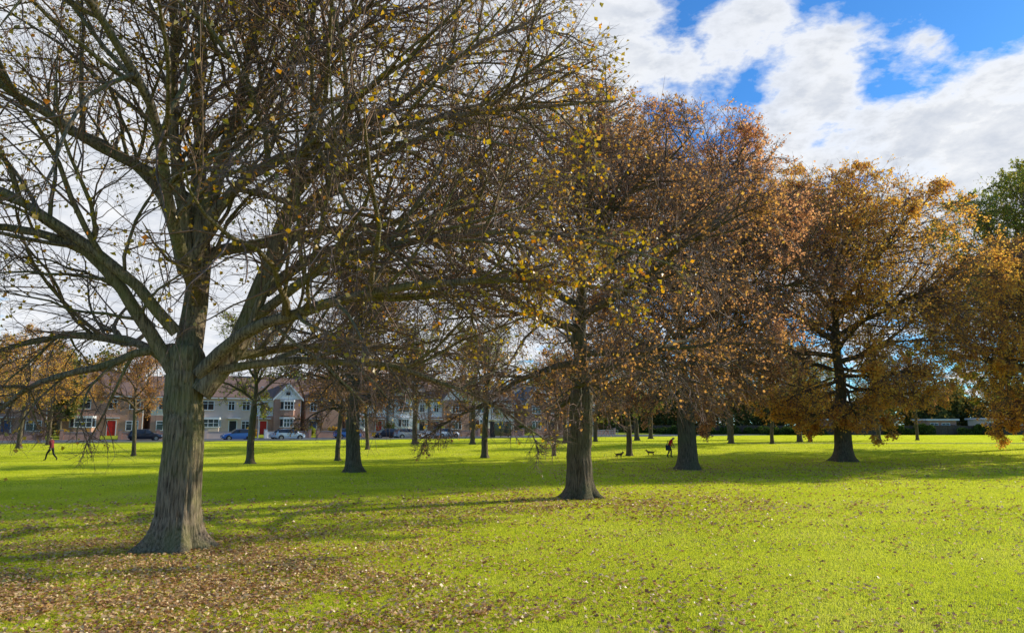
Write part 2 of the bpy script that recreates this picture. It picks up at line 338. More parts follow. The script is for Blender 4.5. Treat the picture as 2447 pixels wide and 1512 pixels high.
def tree_geo(seed,H,env,tr,fork,nl,n2,n3,n4,nleaf,lsize,manual=None,flare=.7,K0=24,S0=22,twig=.006,low=.05,hi=1.25,top=.8,lean=(0,0),lfac=1.0,lw=.6,cla=.35,bare=0,ex=1.0):
    r=np.random.default_rng(seed); c=np.array(env[:3],float); e=np.array(env[3:],float)
    VV=[];FF=[];MI=[];off=0
    def addg(V,F,m=0):
        nonlocal off
        VV.append(V);FF.append(F+off);off+=len(V);MI.append(np.full(len(F),m))
    zt=np.concatenate([np.linspace(0,1,14)**1.5*min(1.5,fork*.5),np.linspace(min(1.5,fork*.5),fork,max(4,S0-12))[1:],np.linspace(fork,H*top,9)[1:]])
    ins=np.sqrt(np.gradient(zt))
    wx=np.cumsum(r.normal(0,.06,len(zt))*ins)*np.clip(zt/fork,0,1.5); wy=np.cumsum(r.normal(0,.06,len(zt))*ins)*np.clip(zt/fork,0,1.5)
    TP=np.stack([wx+lean[0]*zt,wy+lean[1]*zt,zt],-1)
    rad=np.where(zt<fork,tr*(1-.12*zt/fork),tr*.62*np.clip(1-(zt-fork)/(H*top-fork),0,1)**.9+.02)
    V,F=tubes(TP[None],rad[None],K0); Vr=V.reshape(len(zt),K0,3)
    th=np.arange(K0)*2*math.pi/K0; ph=r.uniform(0,6,4)
    z_=zt[:,None]
    fl=1+flare*np.exp(-z_/(.26*tr*2+.03))*(.85+.45*np.cos(5*th+ph[0])+.25*np.cos(9*th+ph[1]))+.10*np.exp(-z_/1.1)
    fl=fl+.03*np.cos(3*th+ph[2]+z_*.5)+.025*np.cos(7*th+ph[3]+z_*.9)+(.018*np.cos(17*th+z_*1.7)+.014*np.cos(23*th-z_*2.3)+.010*np.cos(31*th+z_*3.1) if K0>40 else 0)
    cen=TP[:,None]; Vr=cen+(Vr-cen)*fl[...,None]; Vr[0,:,2]-=.1
    addg(Vr.reshape(-1,3),F)
    S1=16; LP=[];LR=[]
    if manual:
        for pts,r0 in manual:
            LP.append(smoothline(pts,S1,r)); u=np.linspace(0,1,S1); LR.append(r0*.92*(1-u)**.95+.018)
    P1=[];R1=[]
    if nl:
        hts=fork+(H*top-fork)*np.linspace(0,.92,nl)**(1.15*ex); ii=np.clip(np.searchsorted(zt,hts),1,len(zt)-1)
        f=((hts-zt[ii-1])/(zt[ii]-zt[ii-1]))[:,None]; p=TP[ii-1]*(1-f)+TP[ii]*f; rr=rad[ii-1]*(1-f[:,0])+rad[ii]*f[:,0]
        az=np.arange(nl)*2.399+r.uniform(0,6)+r.normal(0,.3,nl); el=low+(hi-low)*np.linspace(0,1,nl)**(.9*ex)+r.normal(0,.10,nl)
        d=np.stack([np.cos(az)*np.cos(el),np.sin(az)*np.cos(el),np.sin(el)],-1)
        L=exitlen(p,d,c,e)*r.uniform(.88,1.02,nl)
        PP=grow(p,d,L,S1,.10,-.004,r); u=np.linspace(0,1,S1)[None]
        r0=np.minimum(rr*.75,.0145*L+.025)[:,None]*lfac
        P1=[q for q in PP]; R1=[q for q in r0*(1-u)**.85+.012]
    ld=smoothline(TP[zt>=fork],S1,r,.01); P1.append(ld); R1.append(tr*.5*(1-np.linspace(0,1,S1))+.02)
    P=np.array(LP+P1); R=np.array(LR+R1); V,F=tubes(P,R,9); addg(V,F)
    ext=np.linalg.norm(P[:,-1]-P[:,0],axis=1)
    nn=np.maximum(4,(n2*ext/ext.mean()).astype(int))
    p,d,rd,tt=kids(P,R,nn,.10,.5,1.15,r,.9); d[:,2]+=.08; d/=np.linalg.norm(d,axis=1)[:,None]
    L=np.minimum(exitlen(p,d,c,e)*r.uniform(.8,1.05,len(p)),np.repeat(ext,nn)*r.uniform(.3,.65,len(p))*(1.15-.5*tt)); L=np.maximum(L,.6)
    P2=grow(p,d,L,9,.13,-.015,r); u=np.linspace(0,1,9)[None]; R2=np.minimum(rd*.6,.009*L+.010)[:,None]*(1-u)**.7+.006; V,F=tubes(P2,R2,5); addg(V,F)
    p,d,rd,tt=kids(P2,R2,n3,.10,.4,1.05,r,.8)
    L=np.minimum(np.maximum(exitlen(p,d,c,e),.3)*1.1,np.repeat(L,n3)*r.uniform(.3,.6,len(p))*(1.2-.5*tt)); L=np.maximum(L,.35)
    P3=grow(p,d,L,6,.16,-.02,r); u=np.linspace(0,1,6)[None]; R3=np.minimum(rd*.6,.006*L+.006)[:,None]*(1-u)**.6+twig*.55; V,F=tubes(P3,R3,3); addg(V,F,1)
    p,d,rd,tt=kids(P3,R3,n4,.15,.4,.95,r,.8)
    L=np.maximum(np.repeat(L,n4)*r.uniform(.3,.65,len(p)),.28)
    P4=grow(p,d,L,4,.18,-.03,r); u=np.linspace(0,1,4)[None]; R4=twig*(1-.6*u)*np.ones((len(p),1)); V,F=tubes(P4,R4,3); addg(V,F,1)
    V=np.concatenate(VV);F=np.concatenate(FF)
    i=r.integers(0,len(P4),nleaf*2); q=P4[i,3]*1.0; cl=np.sin(q[:,0]*1.5+seed)*np.sin(q[:,1]*1.3)*np.sin(q[:,2]*1.4+1)
    pr=(lw+cla*cl)*np.clip((q[:,2]-bare)/1.5,.12,1) if bare else lw+cla*cl
    i=i[np.where(r.uniform(0,1,len(i))<pr)[0][:nleaf]]
    s=r.integers(1,4,len(i)); q=P4[i,s]+r.normal(0,.06,(len(i),3)); q[:,2]-=lsize*.4
    LV,LF=leafquads(q,lsize,r); rn=np.repeat(np.clip(r.normal(.5,.24,len(i)),0,1),4)
    return V,F,np.concatenate(MI),LV,LF,rn
def plant(name,loc,geo,bark,lm,rz=0,scale=(1,1,1)):
    e=empty(name,loc,rz); e.scale=scale
    V,F,MI,LV,LF,rn=geo
    a=meshobj('trunk_and_branches',V,F,[bark,M_twig],MI,smooth=True,parent=e); b=meshobj('leaves',LV,LF,[lm],rnd=rn,parent=e)
    return a.data,b.data
def replant(name,loc,datas,rz,scale,lm=None):
    e=empty(name,loc,rz); e.scale=scale
    for n,dt in zip(('trunk_and_branches','leaves'),datas):
        o=link(bpy.data.objects.new(n,dt)); o.parent=e
        if n=='leaves' and lm: o.material_slots[0].link='OBJECT'; o.material_slots[0].material=lm
L_olive=leafmat('leaf_olive_yellow',[(0,(.20,.18,.03)),(.35,(.42,.31,.04)),(.6,(.66,.42,.06)),(.8,(.78,.38,.06)),(1,(.74,.26,.05))],.5,.35,.25,.05)
L_rust=leafmat('leaf_rust',[(0,(.28,.16,.06)),(.35,(.54,.28,.12)),(.65,(.72,.38,.14)),(1,(.78,.48,.12))],.5,.22,.25)
L_red=leafmat('leaf_copper',[(0,(.38,.20,.10)),(.4,(.70,.36,.19)),(.7,(.82,.45,.22)),(1,(.84,.56,.18))],.55,.18,.3)
L_gold=leafmat('leaf_gold',[(0,(.44,.24,.08)),(.35,(.78,.42,.14)),(.65,(.88,.54,.12)),(1,(.90,.66,.18))],.55,.14,.38)
L_green=leafmat('leaf_green',[(0,(.14,.19,.05)),(.5,(.33,.36,.07)),(.8,(.54,.47,.10)),(1,(.62,.46,.08))],.5,.2,.3)
man=[([(.30,.0,3.3),(.95,.3,4.2),(1.6,.4,6.0),(2.1,.5,8.2),(2.6,.3,10.5),(3.0,.2,13)],.27),
([(-.25,0,3.7),(-.9,-.2,4.8),(-1.5,-.5,5.9),(-2.6,-.9,6.5),(-4.2,-1.4,6.6),(-6.5,-2,6.2)],.16),
([(.3,-.1,3.7),(1.2,-.4,4.6),(3,-.9,5.1),(5.5,-1.5,5.4),(8.2,-2.,5.3),(10,-2.3,4.9)],.15),
([(-.1,0,6.0),(.3,-.2,7),(1.0,-.4,8.0),(3,-1,8.5),(6,-1.8,8.9),(9,-2.5,9.0)],.14),
([(-.2,0,6.0),(-.8,.2,7.8),(-2.0,.4,9),(-3.5,.6,9.8),(-5,1,11)],.15),
([(-.1,0,6.2),(.2,.1,8),(.5,.3,10),(.8,.2,12.5),(1,.2,15)],.2),
([(0,0,5.8),(-.4,-.4,8.2),(-.5,-.7,11),(-.9,-1,14)],.17),
([(1.5,.4,5.6),(2.5,1.0,6.8),(4.5,1.8,7.4),(7,2.8,7.7),(9.5,3,7.3)],.13),
([(.35,0,3.8),(1,1,4.4),(3.5,3,4.8),(6,5,4.5)],.12),
([(.35,-.1,3.7),(2.0,.3,4.1),(4.5,.8,4.0),(6.5,.9,3.3),(8,.8,2.3)],.10),
([(-.2,-.2,4.6),(-1.2,-.9,5.9),(-3,-1.6,7.3),(-5.5,-2.0,8.0),(-8,-2.4,8.0)],.13),
([(-.3,.1,3.8),(-1.4,.8,4.6),(-3.2,1.6,4.9),(-5.2,2,4.6),(-7,2.4,3.6)],.11),
([(1.3,.4,5.0),(2.8,-.2,6.0),(5.2,-1,6.5),(8,-1.2,6.6),(10.5,-1,6.0)],.11),
([(1.9,.5,7.3),(3.4,1.2,9.0),(5.5,2.,10.3),(8,2.5,11.0)],.11),
([(2.1,.5,8.0),(3.2,-.2,9.0),(5.2,-1,10.2),(7.6,-1.6,11.2)],.11)]
g1=tree_geo(11,15.5,(.3,0,9.0,9.4,8.0,7.2),.43,4.3,7,21,11,6,23000,.092,manual=man,flare=.85,K0=120,S0=40,twig=.0052,low=.15,lfac=.85,lw=.55,bare=3.4)
plant('lime_tree',(-7.16,16.3,0),g1,M_bark,L_olive)
g2=tree_geo(21,14.5,(0,0,8.2,8.2,7.8,6.6),.45,3.9,18,18,9,6,15000,.10,twig=.008,low=-.2,K0=60,S0=30,bare=2.6)
plant('lime_tree',(2.43,27.2,0),g2,M_bark2,L_rust)
g3=tree_geo(33,21.8,(-.5,0,12.4,10.3,9.0,9.9),.55,4.6,30,20,10,6,68000,.13,twig=.010,low=-.35,ex=1.2,flare=.5)
plant('lime_tree',(10.35,44.3,0),g3,M_bark2,L_red)
g4=tree_geo(44,21,(0,0,12.0,12.,9.8,9.7),.60,4.3,32,20,10,6,90000,.15,twig=.010,low=-.4,ex=1.25)
plant('lime_tree',(23.7,53.7,tzf(0,53.7)),g4,M_bark2,L_gold)
g5=tree_geo(55,17.5,(0,0,9.8,11.,9.5,8.0),.6,3.8,28,20,10,6,72000,.14,twig=.010,low=-.35,ex=1.2)
plant('lime_tree',(43.5,57.5,tzf(0,57)),g5,M_bark2,L_gold)
g6=tree_geo(66,12.5,(0,0,7.4,6.4,5.8,5.2),.40,3.6,17,16,9,5,7000,.10,twig=.010,low=.05,lean=(-.05,0))
plant('lime_tree',(-8.8,41.9,0),g6,M_bark2,L_rust)
g7=tree_geo(77,26,(0,0,15.5,9.5,9,12.3),.5,5,26,15,9,5,70000,.19,twig=.012)
plant('plane_tree',(49.5,70,tzf(0,70)),g7,M_bark2,L_green)
g8=tree_geo(88,10,(0,0,7.0,3.9,3.9,3.4),.24,3.9,14,9,7,5,4500,.12,twig=.010,low=.35)
sm=[plant('young_lime_tree',(-17.7,50.8,.0),g8,M_bark2,L_green)]
g9=tree_geo(99,9,(0,0,6.3,3.4,3.4,3.1),.17,3.4,13,9,7,5,5000,.12,twig=.010,low=.35)
sm.append(plant('young_lime_tree',(-12.6,54.3,tzf(0,54.3)),g9,M_bark2,L_rust))
L_br=L_rust
for k,(x,y,s,lm) in enumerate([(-2.1,57.7,1.0,L_green),(-30.2,60,.9,L_br),(9.35,60,.95,L_green),(3.35,60,.9,L_br),(-10.1,78,1.1,L_green),(-13.1,68,1.,L_br),(23.4,80,1.1,L_gold),(27.4,79,1.1,L_green),(33,86,1.2,L_gold),(34.6,87,1.15,L_green),(-4.1,78,1.,L_br),(-40,56,1.15,L_gold),(47,96,1.,L_green),(53,98,1.1,L_br),(10,90,1.,L_gold),(-46,70,1.2,L_gold),(16,96,1.2,L_green),(40,104,1.2,L_gold),(20,108,1.2,L_green),(29,100,1.3,L_gold),(6,84,1.1,L_green),(-47,76,1.1,L_gold)]):
    replant('young_lime_tree',(x,y,tzf(x,y)-.02),sm[k%2],k*1.7,(s,s,s*(1+.12*math.sin(k*2.1))),lm)
print('trees',time.time()-T0)
def cloud(name,blobs,n,size,lm,seed,parent=None):
    r=np.random.default_rng(seed); Ps=[]
    vol=np.array([b[3]*b[5] for b in blobs]); cnt=(n*vol/vol.sum()).astype(int)
    for b,k in zip(blobs,cnt):
        m=max(3,int(6+b[3])); 
        sub=r.normal(size=(m,3)); sub/=np.linalg.norm(sub,axis=1)[:,None]; sub*=r.uniform(.3,.75,(m,1)); sr=r.uniform(.3,.55,m)
        j=r.integers(0,m,k); v=r.normal(size=(k,3)); v/=np.linalg.norm(v,axis=1)[:,None]; v*=r.uniform(.5,1.05,(k,1))
        q=(sub[j]+v*sr[j][:,None])*np.array(b[3:6])+np.array(b[:3]); Ps.append(q)
    P=np.concatenate(Ps); V,F=leafquads(P,size,r); h=np.repeat(np.clip(r.normal(.45,.22,len(P)),0,1),4)
    return meshobj(name,V,F,[lm],rnd=h,parent=parent)
r=np.random.default_rng(5)
L_far=leafmat('distant_foliage',[(0,(.06,.085,.035)),(.4,(.14,.16,.05)),(.62,(.26,.23,.06)),(.8,(.42,.29,.08)),(1,(.50,.31,.07))],.3,.06,.5)
bl=[]
for k in range(58):
    x=-2+k*3.3+r.normal(0,1.5); h=r.uniform(8,14); y=158+r.uniform(0,14)
    bl.append((x,y,.6+h*.48,r.uniform(3.5,6),4,h*.55))
for k in range(20):
    x=88+k*3+r.normal(0,1.); h=r.uniform(8,13); y=162+r.uniform(0,8)
    bl.append((x,y,.6+h*.42,r.uniform(4,6),4,h*.55))
for k in range(40):
    s=-25+k*4.2; p=rw(s,r.uniform(30,46)); h=r.uniform(9,15)
    bl.append((p[0],p[1],.6+h*.5,r.uniform(3.5,5.5),4,h*.55))
for k in range(14):
    p=(-95+k*2.8+r.normal(0,1),98+r.uniform(-3,22)); h=r.uniform(8,15); bl.append((p[0],p[1],.6+h*.5,4,4,h*.55))
dt=cloud('distant_trees',bl,290000,.55,L_far,8)
mb=MB()
for b in bl: mb.cyl((b[0],b[1],.3),.3,b[2],'z',8,0,.15)
mb.obj('trunks',[M_bark2],dt)
# ------------------------------------------------------------ houses
def window(fr,gl,x,z,w,h,y=0,bars=2,m=0):
    f=.10
    gl.box(x-w/2+.02,x+w/2-.02,y-.03,y+.05,z-h/2+.02,z+h/2-.02)
    fr.box(x-w/2-f,x-w/2,y-.09,y+.04,z-h/2-f,z+h/2+f); fr.box(x+w/2,x+w/2+f,y-.09,y+.04,z-h/2-f,z+h/2+f)
    fr.box(x-w/2,x+w/2,y-.09,y+.04,z+h/2,z+h/2+f); fr.box(x-w/2-.0,x+w/2+.0,y-.16,y+.04,z-h/2-f,z-h/2)
    for i in range(1,bars): 
        xx=x-w/2+w*i/bars; fr.box(xx-.04,xx+.04,y-.08,y-.031,z-h/2,z+h/2)
    fr.box(x-w/2,x+w/2,y-.075,y-.032,z+h*.2,z+h*.2+.06)
def house(name,s,w,wall,wall2,roofm,door,doorx,wins,bays=(),gables=(),dep=8,eave=5.6,ridge=8.7,chim=(.3,),back=15,z0=1.2):
    p=rw(s,back); e=empty(name,(p[0],p[1],z0),RA)
    h=w/2; b=MB(); b.box(-h,h,0,dep,-1.2,2.75,1 if wall2 else 0); b.box(-h,h,0.0,dep,2.75,eave,0)
    b.prism([(0,eave),(dep,eave),(dep/2,ridge-.12)],'x',-h,h,0)
    r_=MB(); ov=.35; sl_=(ridge-eave)/(dep/2)
    for sg in (0,1):
        if sg==0: pr=[(-ov,eave-ov*sl_),(dep/2,ridge),(dep/2,ridge+.16),(-ov,eave-ov*sl_+.16)]
        else: pr=[(dep/2,ridge),(dep+ov,eave-ov*sl_),(dep+ov,eave-ov*sl_+.16),(dep/2,ridge+.16)]
        r_.prism(pr,'x',-h-.2,h+.2,0)
    fr=MB();gl=MB()
    for g_ in gables:
        gx,gw,ga,gp=g_
        b.box(gx-gw,gx+gw,-gp,.02,-1.2,eave-.3,1 if wall2 else 0) if gp>.2 else None
        b.prism([(gx-gw,eave-.31),(gx+gw,eave-.31),(gx+gw,eave-.1),(gx,ga),(gx-gw,eave-.1)],'y',-gp,dep/2,2)
        for sg in (-1,1):
            x1=gx+sg*(gw+.35); k=(ga-(eave-.1))/gw; z1=ga-k*(gw+.35)
            r_.prism([(gx,ga+.02),(x1,z1+.02),(x1,z1+.18),(gx,ga+.18)],'y',-gp-.3,dep/2,0)
            fr.prism([(gx,ga-.16),(x1,z1-.16),(x1,z1+.17),(gx,ga+.17)],'y',-gp-.36,-gp-.3,0)
    for (x,z,ww,hh,y,bars) in wins: window(fr,gl,x,z,ww,hh,y,bars)
    for (x,z0_,z1_,bw,bd,mm) in bays:
        poly=[(x-bw/2,0),(x-bw/2+bd*.55,-bd),(x+bw/2-bd*.55,-bd),(x+bw/2,0)]
        b.prism(poly,'z',-1.2 if z0_<1 else z0_,z0_+.9,mm)
        pg=[(x+(px-x)*.97,py*.97) for px,py in poly]; gl.prism(pg,'z',z0_+.9,z1_-.3)
        po=[(x+(px-x)*1.06,py*1.08) for px,py in poly]; fr.prism(po,'z',z1_-.3,z1_)
        fr.prism(po,'z',z0_+.86,z0_+.98)
        for i in range(4):
            px,py=poly[i]; fr.box(px-.07,px+.07,py-.05,py+.07,z0_+.98,z1_-.3)
        n_=3
        for i in range(1,n_):
            px=poly[1][0]+(poly[2][0]-poly[1][0])*i/n_; fr.box(px-.04,px+.04,-bd-.03,-bd+.05,z0_+.98,z1_-.3)
        fr.box(poly[1][0]+.07,poly[2][0]-.07,-bd-.02,-bd+.05,z1_-.85,z1_-.78)
    b.obj('walls',[wall,wall2 or wall,M_whiterender if len(gables) and wall in(M_whiterender,M_render) else wall],e)
    r_.obj('roof',[roofm],e); fr.obj('window_frames',[M_white],e); gl.obj('window_glass',[M_glass],e)
    d=MB(); d.box(doorx-.5,doorx+.5,-.07,.05,-.2,2.0,0); d.box(doorx-.62,doorx-.5,-.1,.04,-.2,2.12,1); d.box(doorx+.5,doorx+.62,-.1,.04,-.2,2.12,1); d.box(doorx-.5,doorx+.5,-.1,.04,2.0,2.12,1)
    d.box(doorx-.9,doorx+.9,-.9,-.0,2.3,2.42,1); d.box(doorx-.8,doorx+.8,-.8,-.11,-1.2,-.2,2); d.obj('door',[door,M_white,M_pave],e)
    c=MB()
    for cf in chim:
        cxx=-h+w*cf; c.box(cxx-.4,cxx+.4,dep/2-.45,dep/2+.45,ridge-.6,ridge+1.1,0); c.box(cxx-.47,cxx+.47,dep/2-.52,dep/2+.52,ridge+1.1,ridge+1.2,0)
        for q in (-.2,.2): c.cyl((cxx+q,dep/2,ridge+1.2),.12,.4,'z',8,1)
    c.obj('chimney',[M_brick,M_tile],e)
    gu=MB(); gu.box(-h-.2,h+.2,-.5,-.36,eave-.4,eave-.26,0); gu.cyl((h-.15,-.1,-.5),.05,eave-.1,'z',8,0); gu.obj('gutter',[M_white],e)
    return e
W=lambda x,z,w_=1.3,h_=1.2,y=0,b_=2:(x,z,w_,h_,y,b_)
house('brick_house',4.5,9,M_brick2,M_brick,M_tile,M_blue,0,[W(-3,4.2),W(0,4.2,.8),W(3,4.2),W(3,1.3,1.6)],bays=[(-2.6,.2,2.6,2.6,.8,1)])
house('brick_house',15.5,9.6,M_brick2,M_brick2,M_tile,M_red,.9,[W(-2.6,4.2,1.6),W(.9,4.2,.9),W(3.6,4.2,1.2),W(3.4,1.3,1.4)],bays=[(-2.5,.2,2.6,3.0,.9,0)],chim=(.08,.9))
house('rendered_house',24,5.6,M_render,M_brick,M_tile,M_blue,1.6,[W(-1.2,4.2),W(1.6,4.2,.8),W(-1.2,1.3,1.6)],chim=(.8,),ridge=8.3)
house('rendered_house',31,8,M_pink,None,M_tile,M_dark,1.2,[W(-2.4,4.2,1.6),W(.9,4.2,.8),W(3,4.2,1.0),W(3,1.3,1.0)],bays=[(-2.0,.2,2.5,3.0,.7,0)],chim=(.1,))
house('gabled_house',38.8,6.9,M_whiterender,M_brick,M_tile,M_red,-2.2,[W(-2.2,4.2,.9),W(1.2,6.2,.7,.6,-.62,1)],bays=[(1.2,.2,2.6,2.8,1.25,1),(1.2,2.8,5.2,2.8,1.25,1)],gables=[(1.2,2.0,7.6,.6)],chim=(.1,))
house('brick_house',46,6,M_brick2,None,M_tile,M_blue,-1.8,[W(-1.8,4.2,.9),W(1.2,4.2,1.6),W(1.2,1.3,1.8)],gables=[(1.2,1.6,7.6,.3)])
house('rendered_house',53,7,M_whiterender,M_brick2,M_tile,M_red,2.2,[W(-1.5,4.2,1.7),W(2.2,4.2,.9)],bays=[(-1.5,.2,2.6,2.7,.8,0)],chim=(.9,))
house('gabled_house',60.6,7,M_whiterender,M_whiterender,M_slate,M_dark,2.4,[W(-1.2,4.2,1.8,1.3,-.62,3),W(2.4,4.2,.8),W(-1.2,6.1,.8,.7,-.62,1)],bays=[(-1.2,.2,2.6,2.6,1.2,0)],gables=[(-1.2,2.1,8.1,.6)],eave=5.9,ridge=9.1)
house('gabled_house',68.4,7.6,M_whiterender,M_brick2,M_tile,M_blue,-2.7,[W(1,4.2,1.8,1.3,-.62,3),W(-2.7,4.2,.8),W(1,1.4,1.8,1.3,-.62,3)],gables=[(1,2.5,8.8,.6)],eave=6.0,ridge=9.2)
house('rendered_house',77.5,8.5,M_render,None,M_slate,M_red,-.5,[W(-2.8,4.2,1.4),W(0,4.2,.8),W(2.8,4.2,1.4),W(2.8,1.3,1.5)],bays=[(-2.7,.2,2.6,2.6,.8,0)])
house('gabled_house',87.5,8.5,M_brick2,M_brick,M_slate,M_dark,2.8,[W(-1.2,4.2,1.8,1.3,-.62,3),W(2.8,4.2,.8),W(-1.2,1.4,1.8,1.3,-.62,3)],gables=[(-1.2,2.4,8.4,.6)])
house('brick_house',97,8.5,M_brick,None,M_tile,M_red,0,[W(-2.8,4.2,1.4),W(2.8,4.2,1.4),W(-2.8,1.3,1.5),W(2.8,1.3,1.5)])
fe=lambda n: empty(n,(RO[0],RO[1],0),RA)
e=fe('road'); b=MB(); b.box(-60,160,0,7,.3,.62); b.obj('carriageway',[M_asph],e)
b=MB(); k=-58
while k<158: b.box(k,k+2,3.46,3.54,.6,.626); k+=6
b.obj('centre_line',[M_white],e)
e=fe('pavement'); b=MB(); b.box(-60,160,7.15,9.4,.3,.735,0); b.box(-60,160,7.0,7.15,.3,.745,1); b.box(-60,160,-1.8,-.15,.2,.735,0); b.box(-60,160,-.15,0,.2,.745,1); b.obj('paving_and_kerb',[M_pave,M_kerb],e)
e=fe('front_gardens'); b=MB(); b.prism([(9.75,.3),(26,.3),(26,1.18),(14,1.18),(9.75,.8)],'x',-60,160,0); b.obj('garden_soil_and_lawn',[M_ground],e)
gw=[(0,8.6,M_brick),(10.5,14.5,M_brick2),(17.,20.3,M_brick2),(21.5,26.4,M_brick),(27.5,33,M_pink),(35.6,38,M_whiterender),(39.5,42,M_brick),(43.2,48,M_brick2),(50,56,M_brick),(57.4,63,M_whiterender),(65,71,M_brick2),(73,80,M_brick),(83,91,M_brick2),(92.5,101,M_brick)]
for a_,b_,m_ in gw:
    p=rw(a_,9.4); e=empty('garden_wall',(p[0],p[1],.5),RA); b=MB(); L_=b_-a_; b.box(0,L_,0,.24,0,1.15,0); b.box(-.04,L_+.04,-.05,.29,1.15,1.22,1)
    for q in (0,L_): b.box(q-.2,q+.2,-.08,.32,0,1.45,0); b.box(q-.25,q+.25,-.13,.37,1.45,1.53,1)
    b.obj('brickwork_and_coping',[m_,M_kerb],e)
L_hedge=leafmat('hedge_leaf',[(0,(.04,.065,.02)),(.6,(.10,.14,.03)),(1,(.20,.23,.05))],.3,.5,.3)
k=0
for s_,n_,hh,ww in [(1.5,11,1.3,1.6),(11,11.5,1.2,1.4),(19,11,1,1.3),(25,11.5,1.5,1.3),(34,11,1.6,1.3),(40.5,12,1.4,1.3),(43,11.5,2.2,1.0),(49.5,12,1.6,1.6),(56,12,2.2,1.4),(64.5,12,1.8,1.5),(72,11.5,2,1.6),(81,11.5,1.8,2.3),(92,12,2.,2),(47,12,1.5,1.3)]:
    p=rw(s_,n_); k+=1; cloud('garden_shrub',[(p[0],p[1],.9+hh*.45,ww,1.0,hh*.6)],1500,.18,[L_hedge,L_green,L_olive][k%3],k)
# ------------------------------------------------------------ cars
def carpaint(n,c):
    m,t=mat(n); b=t.n.new('ShaderNodeBsdfPrincipled'); b.inputs['Roughness'].default_value=.25; b.inputs['Coat Weight'].default_value=.6; b.inputs['Metallic'].default_value=.2
    g=t.n.new('ShaderNodeTexCoord').outputs['Object']; t.lk(t.ramp(noise(t,2,g),[(.3,tuple(x*.9 for x in c)),(.7,c)]),b.inputs['Base Color']); out(t,b.outputs[0]); return m
M_lamp=simple('headlamp',(.7,.7,.7),None,.1); M_tail=simple('tail_lamp',(.4,.01,.01),None,.3); M_hub=simple('alloy',(.45,.45,.46),None,.3,metal=.8)
def car(s,n,paint,flip=False,L=4.0,H=1.48,wd=1.74):
    p=rw(s,n); e=empty('parked_car',(p[0],p[1],.62),RA+(math.pi if flip else 0))
    h=L/2
    st=[(-h,.62,.42,.78,.58,.80,.55),(-h+.08,.80,.30,.92,.76,.95,.70),(-h+.35,.86,.24,.98,.82,1.25 if H>1.4 else 1.05,.62),(-h+.65,.87,.22,.98,.84,H-.05,.60),(-.3*1,.87,.2,.96,.85,H,.60),(.25,.87,.2,.94,.85,H-.03,.59),(.95,.87,.2,.93,.84,.98,.72),(h-.55,.86,.22,.86,.80,.90,.66),(h-.12,.78,.28,.72,.70,.76,.60),(h,.60,.38,.60,.56,.62,.50)]
    V=[];F=[];M=[]
    sc_=wd/1.74
    for x,w0,zs,zb,wb,zt_,wt in st:
        for (y,z) in ((-w0*.92,zs),(-w0,(zs+zb)/2),(-wb,zb),(-wt,zt_),(wt,zt_),(wb,zb),(w0,(zs+zb)/2),(w0*.92,zs)): V.append((x,y*sc_,z))
    for i in range(len(st)-1):
        for j in range(8):
            a=i*8+j; b_=i*8+(j+1)%8; F.append((a,b_,b_+8,a+8))
            g_=0
            if j in (2,4) and 2<=i<=5: g_=1
            if j==3 and i in (1,2,5): g_=1
            M.append(g_)
    F.append(tuple(range(7,-1,-1))); M.append(0); q=(len(st)-1)*8; F.append(tuple(range(q,q+8))); M.append(0)
    o=meshobj('body',V,F,[paint,M_glass],M,parent=e,smooth=False); bv=o.modifiers.new('bevel','BEVEL'); bv.width=.03; bv.segments=2
    wh=MB()
    for x in (-h+.72,h-.78):
        for sg in (-1,1):
            y0=sg*(wd/2-.10)-.1; wh.cyl((x,y0,.31),.31,.2,'y',20,0); wh.cyl((x,y0+(-.012 if sg<0 else .19),.31),.19,.022,'y',14,1)
            wh.cyl((x,sg*(wd/2-.02)-.03,.33),.37,.04,'y',20,2)
    wh.obj('wheels',[M_tyre,M_hub,M_dark],e)
    d=MB()
    for sg in (-1,1):
        d.box(h-.2,h-.03,sg*.62-.16,sg*.62+.16,.58,.70,0); d.box(-h-.01,-h+.1,sg*.6-.12,sg*.6+.12,.72,.9,1); d.box(.62,.8,sg*(wd/2+.06)-.09,sg*(wd/2+.06)+.09,.95,1.08,2)
        d.box(-.12,-.05,sg*.80-.08,sg*.80+.04,.97,H-.06,2)
    d.box(h-.03,h+.02,-.26,.26,.40,.50,3); d.box(-h-.03,-h+.02,-.26,.26,.5,.6,3)
    d.obj('lamps_mirrors_pillars_plates',[M_lamp,M_tail,M_dark,M_white],e)
C_lb=carpaint('pale_blue_paint',(.6,.74,.82)); C_b=carpaint('blue_paint',(.06,.2,.55)); C_w=carpaint('white_car_paint',(.8,.82,.83)); C_d=carpaint('dark_paint',(.03,.035,.05)); C_s=carpaint('silver_paint',(.5,.52,.54))
for s_,n_,pt,fl_ in [(1.,1.2,C_d,0),(19.5,5.9,C_d,0),(29.8,1.1,C_b,1),(36.5,1.1,C_lb,0),(37.2,5.9,C_w,1),(46.5,5.9,C_b,0),(52.5,5.9,C_d,1),(54.0,1.2,C_s,0),(63,5.9,C_w,0)]: car(s_,n_,pt,fl_)
